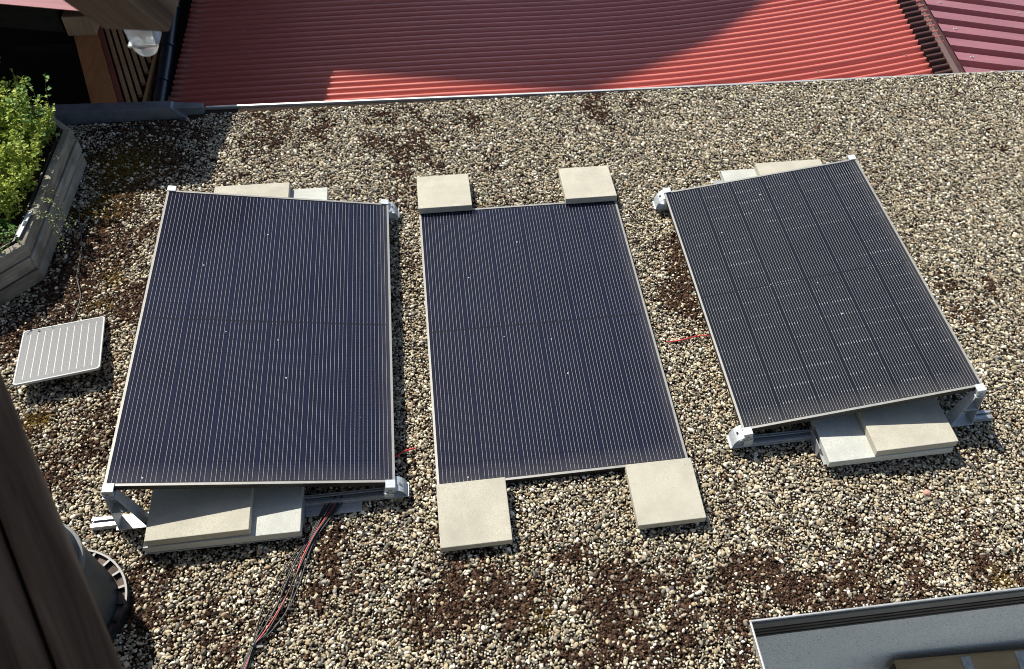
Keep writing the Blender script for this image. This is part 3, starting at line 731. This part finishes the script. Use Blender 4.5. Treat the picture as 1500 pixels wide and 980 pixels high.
def bush(name, label, cat, base, spots, mat, stem_mat, size=(.012, .024), per=16, group=None):
    """spots: (x, y, height, lean) of single stems; each stem carries leaves in whorls up its length"""
    root = empty(name, base, label, cat, group); st = MB(); L = []
    for x, y, hgt, lean in spots:
        b = Vector((x-base[0], y-base[1], .23-base[2])); a = random.uniform(0, 6.28)
        dv = Vector((math.cos(a)*lean, math.sin(a)*lean, 1)); n = 7; P = []
        for i in range(n):
            t = i/(n-1); P.append(b+dv*hgt*t+Vector((dv.x, dv.y, 0))*hgt*t*t*.7+Vector((random.gauss(0, .004), random.gauss(0, .004), 0)))
        st.tube(P, [.0022*(1-.6*i/(n-1)) for i in range(n)], 4)
        for i in range(per):
            t = .18+.82*(i+random.random())/per; q = t*(n-1); i0 = min(int(q), n-2); pp = P[i0].lerp(P[i0+1], q-i0)
            aa = random.uniform(0, 6.28); dd = Vector((math.cos(aa), math.sin(aa), .35))
            if random.random() < .5:
                tw = random.uniform(.01, .04)*(1.1-t); L.append((pp+dd*tw, dd)); st.tube([pp, pp+dd*tw], .0008, 3)
            L.append((pp+dd*.003, dd))
    leaves('foliage', mat, L, root, size); st.build('stems', stem_mat, root)
    return root
stem = simple('green_stems', (.10, .10, .03), .7)
g1 = leaf_mat('yellow_green_leaf', (.19, .29, .03), (.50, .56, .10))
g2 = leaf_mat('mid_green_leaf', (.05, .13, .02), (.15, .28, .045))
g3 = leaf_mat('orange_leaf', (.35, .10, .03), (.45, .18, .05))
g4 = leaf_mat('cream_leaf', (.16, .22, .06), (.55, .56, .34))
g5 = leaf_mat('blue_green_leaf', (.10, .22, .045), (.26, .40, .10))
def inpoly(x, y, P):
    c = False
    for i in range(len(P)):
        (x1, y1), (x2, y2) = P[i-1], P[i]
        if (y1 > y) != (y2 > y) and x < (x2-x1)*(y-y1)/(y2-y1)+x1: c = not c
    return c
IP = inset(P8, .075)
def fill(n, test, h0, h1, lean=.35):
    o = []
    while len(o) < n:
        x = random.uniform(-3.9, -2.45); y = random.uniform(.1, 1.8)
        if inpoly(x, y, IP) and test(x, y):
            hh = .75+.5*mnoise.noise(Vector((x*5, y*5, 1.7)))
            rise = min(1, max(0, (y-.45)/.75)); o.append((x, y, random.uniform(h0, h1)*hh*(.45+.55*rise), random.uniform(.05, lean)))
    return o
bush('herb_shrub', 'bright yellow green leafy herb filling the planter', 'plant', (-2.9, 1.1, .23), fill(1000, lambda x, y: y > .68+.12*math.sin(x*9), .20, .46), g1, stem, (.010, .030), 34)
bush('low_green_plant', 'darker green low plant in the near corner of the planter', 'plant', (-2.95, .55, .23), fill(200, lambda x, y: y < .80, .05, .15)+[(-2.62+random.gauss(0, .05), .60+random.gauss(0, .05), random.uniform(.14, .22), .2) for _ in range(16)], g2, stem, (.010, .018), 18)
tall = [(-2.60+random.gauss(0, .045), 1.46+random.gauss(0, .05), random.uniform(.24, .40), random.uniform(.05, .3)) for _ in range(18)]+[(-2.49, 1.41, .47, .05), (-2.53, 1.44, .42, .08)]
bush('tall_sprig', 'tall green sprig rising above the far end of the planter', 'plant', (-2.58, 1.46, .23), tall, g5, stem, (.018, .032), 15)
bush('orange_shoot', 'small orange leaved shoot at the far side of the planter', 'plant', (-2.80, 1.62, .23), [(-2.80+random.gauss(0, .012), 1.60+random.gauss(0, .012), random.uniform(.36, .46), .08) for _ in range(7)], g3, stem, (.012, .02), 10)
# trailing plant over the right rim
tr = empty('trailing_plant', (-2.47, .90, .20), 'pale cream leaved plant trailing over the right side of the planter', 'plant')
st = MB(); L = []
for i in range(9):
    y0 = .80+.022*i+random.gauss(0, .02); a = Vector((-.07, y0-.90, .07)); b = Vector((.03, y0-.92+random.gauss(0, .03), .075)); c_ = Vector((.05+random.uniform(0, .03), y0-.95+random.gauss(0, .05), random.uniform(-.14, .0)))
    P = smooth_path([a, b, c_], 6); st.tube(P, .0009, 4)
    for q in P[4:]:
        for _ in range(3):
            aa = random.uniform(0, 6.28); dd = Vector((math.cos(aa), math.sin(aa), .2)); L.append((q+dd*random.uniform(0, .012), dd))
leaves('foliage', g4, L, tr, (.008, .014)); st.build('stems', stem, tr)

# ------------------------------------------------------------------ red corrugated roof beyond
def zred(x):
    z = -.60-.012*max(0, -(x+.4))
    if x > .6: z += .032*(x-.6)**2
    z -= .006
    return z
RX0, RX1 = -2.375, 3.66
rr = empty('corrugated_roof', (0, 3, -.6), 'low red corrugated metal roof beyond the gravel roof', 'roof')
pit = .0762; amp = .0190
def wave(y): return amp*math.tanh(1.5*math.cos(2*math.pi*y/pit))/math.tanh(1.5)
def redsheet(y0, y1, dz, nm):
    nx = 44; nyy = max(8, int((y1-y0)/pit*20)); vs = []; fs = []
    for j in range(nyy+1):
        y = y0+(y1-y0)*j/nyy
        for i in range(nx+1):
            # the right end is cut askew under the flashing
            xe = RX1-.0+.11*(y-3.0)-.03; x = RX0+(xe-RX0)*i/nx
            wob = .0022*mnoise.noise(Vector((x*1.1, y*2.3, 5)))
            vs.append((x, y-3, zred(x)+.6+dz+wob+wave(y)))
    for j in range(nyy):
        for i in range(nx): fs.append((j*(nx+1)+i, j*(nx+1)+i+1, (j+1)*(nx+1)+i+1, (j+1)*(nx+1)+i))
    m = MB(); m.add(vs, fs); o = m.build(nm, MAT['roof_red'], rr, smooth=80)
    so = o.modifiers.new('thick', 'SOLIDIFY'); so.thickness = .0015; so.offset = -1
    return o
for i in range(6):
    ya = pit*28+i*pit*10-.40*pit; redsheet(ya, ya+pit*10.9, .0085*(i % 2)+.001, 'roof_sheet')
m = MB()
for yy in np.arange(2.2, 6.2, pit*4):
    for xx in (-1.9, -1.0, -.1, .8, 1.7, 2.6, 3.3):
        x = xx+random.uniform(-.02, .02); y = round(yy/pit)*pit
        m.lathe([(0, .006), (.004, .005), (.006, 0)], (x, y-3, zred(x)+.6+amp+.004), 8)
m.build('screws', MAT['alu'], rr)
m = MB()   # gutter along the left eave
m.tube([(RX0-.03, -1.0, -.045), (RX0-.105, .6, -.05), (RX0-.20, 2.2, -.055)], .050, 14)
for yv in (-.6, -.1, .4, .9, 1.5):
    xv = RX0-.03-.047*(yv+1); m.tube([(xv, yv-.012, -.046-.0015*(yv+1)), (xv-.001, yv+.012, -.046-.0015*(yv+1))], .056, 14)
m.build('gutter', MAT['gutter'], rr, smooth=50)
m = MB(); m.box(RX0+.02, RX1-.3, -.9, 3.2, -2.6, -.10); m.build('wall', MAT['shade_dark'], rr)

# pink roof to the right with its flashing
pr_ = empty('trapezoid_roof', (3.6, 3, -.4), 'faded pink trapezoid metal roof at the right with brown flashing', 'roof')
def xfl(y): return 3.565+.112*(y-2.6)
m = MB(); seg = [2.05, 2.7, 3.4, 4.2, 5.2]
prof = [(-.034, -.015), (-.030, .034), (.005, .050), (.048, .048), (.066, .022), (.066, -.02)]
for a, b in zip(seg[:-1], seg[1:]):
    ra = [(xfl(a)-3.6+x, a-3, zred(3.5)+.4+z) for x, z in prof]; rb = [(xfl(b)-3.6+x, b-3+.012, zred(3.5)+.4+z+.003) for x, z in prof]
    n = len(ra); m.add(ra+rb, [(i, (i+1) % n, n+(i+1) % n, n+i) for i in range(n)]+[tuple(range(n-1, -1, -1)), tuple(range(n, 2*n))])
m.build('flashing', MAT['flash'], pr_, bevel=.002)
m = MB()   # corrugated brown closure strip over the sheet ends
vv = []; ff = []; ys_ = np.arange(2.10, 5.2, pit/20)
for y in ys_:
    for i in range(5):
        x = xfl(y)-.165+i*.033; vv.append((x-3.6, y-3, zred(x)+.4+.0185+wave(y)))
for j in range(len(ys_)-1):
    for i in range(4): ff.append((j*5+i, j*5+i+1, (j+1)*5+i+1, (j+1)*5+i))
m.add(vv, ff)
vs = []; fs = []; rp = .207; prof = [(0, 0), (.082, 0), (.090, .060), (.199, .060), (.207, 0)]
ylist = []
for k in range(18):
    for (dy, dz) in prof[:-1]: ylist.append((1.93+k*rp+dy, dz))
nx = 6
for (y, dz) in ylist:
    for i in range(nx+1):
        x0 = xfl(y)+(.035 if dz > .02 else .06)+.03; x = x0+(2.6)*i/nx
        vs.append((x-3.6, y-3-.02*(x-x0), -.355+.4+dz-.16*(x-x0)))
for j in range(len(ylist)-1):
    for i in range(nx): fs.append((j*(nx+1)+i, j*(nx+1)+i+1, (j+1)*(nx+1)+i+1, (j+1)*(nx+1)+i))
m2 = MB(); m2.add(vs, fs); o = m2.build('roof_sheet', MAT['roof_pink'], pr_); so = o.modifiers.new('thick', 'SOLIDIFY'); so.thickness = .0015; so.offset = -1
m.build('skirt', MAT['flash'], pr_)
m = MB()  # zigzag metal slivers in the shape of glints off the fasteners
for k in range(1, 16, 2):
    for xx in (.13, .9, 1.7):
        y = 1.93+k*rp+.138; x0 = xfl(y)+.065; z = -.355+.4+.060-.16*xx
        for q in range(3):
            m.tube([(x0+xx-3.6-.015+.012*q, y-3-.02*xx+(.012 if q % 2 else -.008), z+.002), (x0+xx-3.6+.012*q, y-3-.02*xx+(-.008 if q % 2 else .012), z+.006)], .0028, 5)
m.build('fastener_glints', MAT['alu'], pr_)
m = MB(); m.box(.12, 2.5, -.9, 3.0, -2.8, -.47); m.build('wall', MAT['shade_dark'], pr_)

# ------------------------------------------------------------------ shed with a pink roof at the upper left
sh = empty('open_shed', (-4, 4, -3.2), 'dark open shed with a pale pink ribbed metal roof at the upper left', 'shed')
zo = 3.2
def xr(y): return -2.13+.140*(y-1.83)
def zs(x): return .79-.155*(x+2.13)
vs = []; fs = []; prof = [(0, .018), (.045, .018), (.06, 0), (.15, 0), (.165, .018)]
yl = [(1.83+k*.165+dy, dz) for k in range(28) for dy, dz in prof[:-1]]
nx = 8
for y, dz in yl:
    for i in range(nx+1):
        x = -7.5+(xr(y)+7.5)*i/nx; vs.append((x+4, y-4, zs(x)+dz+zo))
for j in range(len(yl)-1):
    for i in range(nx): fs.append((j*(nx+1)+i, j*(nx+1)+i+1, (j+1)*(nx+1)+i+1, (j+1)*(nx+1)+i))
m = MB(); m.add(vs, fs); o = m.build('roof', MAT['roof_pink'], sh); so = o.modifiers.new('thick', 'SOLIDIFY'); so.thickness = .004; so.offset = -1
m = MB()
m.hexa([(-7.4+4, 1.90-4, zs(-7.4)+zo-.17), (-2.42+4, 1.90-4, zs(-2.42)+zo-.17), (-2.42+4, 1.98-4, zs(-2.42)+zo-.17), (-7.4+4, 1.98-4, zs(-7.4)+zo-.17),
        (-7.4+4, 1.90-4, zs(-7.4)+zo-.012), (-2.42+4, 1.90-4, zs(-2.42)+zo-.012), (-2.42+4, 1.98-4, zs(-2.42)+zo-.012), (-7.4+4, 1.98-4, zs(-7.4)+zo-.012)])
m.build('eaves_beam', MAT['shade_dark'], sh, bevel=.004)
m = MB(); m.box(1.60, 1.75, -2.13, -1.95, zs(-2.32)+zo-.16, zs(-2.32)+zo-.045); m.build('beam_end', MAT['wood_dark'], sh, bevel=.006)
m = MB(); m.box(-3.4, 2.2, 2.35, 2.45, 0, 4.1); m.box(-3.5, -3.41, -1.5, 2.45, 0, 4.4); m.build('wall', MAT['shade_dark'], sh)
for x, y in ((-.9, -1.85), (-3.2, -1.85), (1.9, 1.9)):
    m = MB(); m.box(x-.06, x+.06, y-.06, y+.06, 0, zs(x-4)+zo-.18); m.build('post', MAT['wood_dark'], sh)
m = MB(); m.box(-3.4, 1.95, -1.9, 2.34, .002, .06); m.build('floor', MAT['shade_floor'], sh)

# slatted timber deck below the shed roof
dk = empty('slatted_deck', (-2.9, 3.7, -.7), 'orange brown slatted timber platform with a broad side plank under the shed roof', 'platform')
dvec = Vector((-.300, .954, 0)).normalized(); nv = Vector((dvec.y, -dvec.x, 0))
o0 = Vector((-2.719, 3.177, 0))-Vector((-2.9, 3.7, 0))
def along(off, w_, s0, s1, z0, z1, name, mat):
    m = MB(); a = o0+nv*off
    q = [a+dvec*s0, a+nv*w_+dvec*s0, a+nv*w_+dvec*s1, a+dvec*s1]
    m.hexa([v+Vector((0, 0, z0)) for v in q]+[v+Vector((0, 0, z1)) for v in q]); m.build(name, mat, dk, bevel=.003)
along(-.225, .178, -.9, 2.6, -.10, .035, 'side_plank', MAT['wood_orange'])
along(-.045, .040, -.9, 2.6, -.10, .016, 'plank_shade_side', MAT['wood_red_shade'])  # side face of the plank, shade painted in
for k in range(12):
    off = .010+k*.0475
    # cut where the slat meets the end board (x about -2.6)
    xb = -2.60+2.9; a = o0+nv*(off+.033); s = (xb-.03-a.x)/dvec.x
    along(off, .032, max(-.9, s), 2.6, -.03, random.uniform(-.003, .003), 'slat', MAT['wood_slat'])
m = MB(); m.hexa([(.297, -1.0, -.06), (.325, -1.0, -.06), (.285, 1.9, -.06), (.257, 1.9, -.06), (.297, -1.0, .012), (.325, -1.0, .012), (.285, 1.9, .012), (.257, 1.9, .012)])
m.build('end_board', MAT['wood_slat'], dk, bevel=.003)
m = MB(); m.box(.42, .50, -.55, -.42, -1.0, .02); m.build('short_post', MAT['wood_slat'], dk, bevel=.004)
for y in (-.3, .6, 1.5):
    m = MB(); m.box(-.9, .30, y, y+.06, -.17, -.105); m.build('joist', MAT['shade_dark'], dk)

# ------------------------------------------------------------------ yard ground, neighbouring house, own house
m = MB(); m.add([(-120, -120, -3.2), (120, -120, -3.2), (120, 120, -3.2), (-120, 120, -3.2)], [(0, 1, 2, 3)])
tag(m.build('ground', simple('yard_paving', (.34, .33, .30), .95, 0, .1, scale=3)), kind='structure')
nb = empty('neighbour_house', (-2.3, 9, -3.2), 'gabled neighbouring house beyond the red roof whose shadow falls on it', 'house')
dy, dx, dz = 3.7, -2.85, 6.13
prof = [(-6.6+dx, 3.75+dz), (-3.9+dx, 5.11+dz), (-2.28+dx, 5.93+dz), (-.67+dx, 5.02+dz), (.815+dx, 3.86+dz), (1.9+dx, 3.05+dz)]
m = MB(); yf = 6.8+dy-9
ring = [(x+2.3, yf, z+3.2) for x, z in prof]+[(x+2.3, yf, z+3.2-.16) for x, z in reversed(prof)]
m.extrude(ring, (0, 8, 0)); m.build('roof', MAT['roof_tile'], nb)
m = MB(); wp = [(-6.1, None), (1.5, None), (1.5, 3.14), (.815, 3.68), (-.67, 4.84), (-2.28, 5.75), (-3.9, 4.93), (-6.1, 3.82)]
m.extrude([(x+dx+2.3, yf+.2, 0 if z is None else z+dz+3.2) for x, z in wp], (0, 7.4, 0)); m.build('wall', MAT['plaster'], nb)

hs = empty('house', (0, -4, -3.2), 'house close to the viewer, showing a rafter end and a dark timber post', 'house')
m = MB(); m.hexa([(-5, -5.2, 8.4), (-.75, -5.2, 8.4), (-.75, 3.1, 7.35), (-5, 3.1, 7.35), (-5, -5.2, 8.55), (-.75, -5.2, 8.55), (-.75, 3.1, 7.5), (-5, 3.1, 7.5)])
m.build('roof', MAT['roof_tile'], hs)  # unseen overhang, added and sized to keep rafter and post in shade
m = MB(); m.box(-4.7, .4, -.35, -.05, 0, 7.9); m.build('wall', MAT['plaster'], hs)
HB = Vector((0, -4, -3.2))
cl = cam.location.copy(); Rm = cam.rotation_euler.to_matrix()
def ray(u, v, D): return cl+Rm @ Vector(((u-849.938)/1340.756, -(v-487.736)/1340.756, -1))*D-HB
# rafter end at the top left: end edge, then running back up to the eaves
e1 = Vector((-.8540, -1.924, 2.850))-HB; e2 = Vector((-.7680, -1.941, 2.851))-HB
bk = Vector((-.062, .012, .060))*14; tk = Vector((.0235, .034, .040))*2.6
m = MB(); m.hexa([e1, e2, e2+bk, e1+bk, e1+tk, e2+tk, e2+tk+bk, e1+tk+bk])
bu = bk.normalized(); eu = (e2-e1).normalized(); tu = tk.normalized()
ra = m.build('rafter', MAT['wood_rafter'], hs, bevel=.004, uvf=lambda co: ((co-e1).dot(bu), (co-e1).dot(eu)+1.7*(co-e1).dot(tu)))
ra['label'] = 'weathered grey brown rafter end close to the viewer'
# grooved timber post at the lower left
A = Vector((-1.0995, -2.103, 2.530))-HB; Bp = Vector((-.790, -2.720, 2.475))-HB
ax = (Bp-A).normalized(); mid = (A+Bp)/2; vw = (mid-(cl-HB)).normalized()
sd = ax.cross(vw).normalized()
if sd.x > 0: sd = -sd
dp = ax.cross(sd).normalized()
if dp.dot(vw) < 0: dp = -dp
m = MB(); A2 = A-ax*.4; len_ = (Bp-A).length+.8
off = 0
for i, (wd, dz) in enumerate(((.062, 0), (.052, .007), (.10, .003), (.16, .012))):
    q = [A2+sd*off+dp*dz, A2+sd*(off+wd-.004)+dp*dz, A2+sd*(off+wd-.004)+dp*(dz+.06), A2+sd*off+dp*(dz+.06)]
    m.extrude(q, ax*len_); off += wd
q = [A2+sd*.004+dp*.036, A2+sd*(off-.006)+dp*.036, A2+sd*(off-.006)+dp*.12, A2+sd*.004+dp*.12]; m.extrude(q, ax*len_)
po = m.build('post', rafter_wood('brown_post_timber', (.035, .023, .014), (.105, .07, .044), (.19, .135, .09)), hs, bevel=.006, seg=3, uvf=lambda co: ((co-A2).dot(ax), (co-A2).dot(sd)+1.3*(co-A2).dot(dp)))
po['label'] = 'dark grooved timber post close to the viewer'

# clear lantern hanging behind the rafter end
lc = Vector((-.957, -1.461, 2.567))
ln = empty('hanging_lantern', lc, 'clear plastic lantern with a round bottom hanging behind the rafter end', 'lantern')
def clear():
    t = NT('clear_plastic'); t.base((.80, .84, .86)); t.pr(.12, 0, .6); t.b.inputs['Transmission Weight'].default_value = .55; t.b.inputs['IOR'].default_value = 1.3
    return t.m
cp = clear()
m = MB(); m.hexa([(-.021, -.012, -.004), (.021, -.012, -.004), (.021, .020, -.004), (-.021, .020, -.004), (-.030, -.016, .07), (.030, -.016, .07), (.030, .024, .07), (-.030, .024, .07)]); m.build('housing', cp, ln, bevel=.003)
m = MB(); m.box(-.026, .026, -.017, .025, -.010, -.005); m.build('rim', MAT['white_plastic'], ln, bevel=.002)
m = MB(); m.lathe([(.0235, -.0105), (.0225, -.020), (.017, -.030), (.009, -.035), (0, -.036)], (0, .003, 0), 24); m.build('globe', cp, ln, smooth=60)
m = MB(); m.tube([(-.004, .002, .03), (.006, .004, .016), (-.006, .006, .006), (.004, .002, .0)], .004, 6); m.build('lamp_core', simple('brown_core', (.16, .07, .04), .6), ln)
m = MB(); m.box(.024, .030, -.014, .02, -.004, .07); m.build('side_panel', simple('blue_grey_plastic', (.28, .36, .45), .3), ln)

# long carton against the stucco wall
bx = empty('long_box', (1.46, -1.75, -.68), 'long olive brown carton patched with clear tape against the stucco wall', 'box')
m = MB(); prof = [(-.135, -.16), (.045, -.16), (.050, .045), (.030, .060), (-.060, .044), (-.115, -.01)]
a = [(0, y, z) for y, z in prof]; m.extrude(a, (1.5, -.02, -.175)); m.build('carton', MAT['carton'], bx, bevel=.006)
m = MB(); m.box(-.004, -.001, -.11, .04, -.15, .03); m.build('end_flap', simple('dark_flap', (.03, .025, .018), .7), bx)
for x0, wd in ((.33, .05), (.62, .08)):
    m = MB(); z = -.1167*x0; m.hexa([(x0, -.062-.013*x0, .0455+z), (x0+wd, -.062-.013*x0, .0455+z-.1167*wd), (x0+wd, .026, .061+z-.1167*wd), (x0, .026, .061+z),
                           (x0, -.062-.013*x0, .0475+z), (x0+wd, -.062-.013*x0, .0475+z-.1167*wd), (x0+wd, .026, .063+z-.1167*wd), (x0, .026, .063+z)])
    m.build('tape', MAT['tape'], bx)

# ------------------------------------------------------------------ render settings
scene.render.engine = 'CYCLES'
scene.cycles.max_bounces = 6; scene.cycles.diffuse_bounces = 3; scene.cycles.glossy_bounces = 3
scene.cycles.use_denoising = True; scene.cycles.filter_width = 1.0
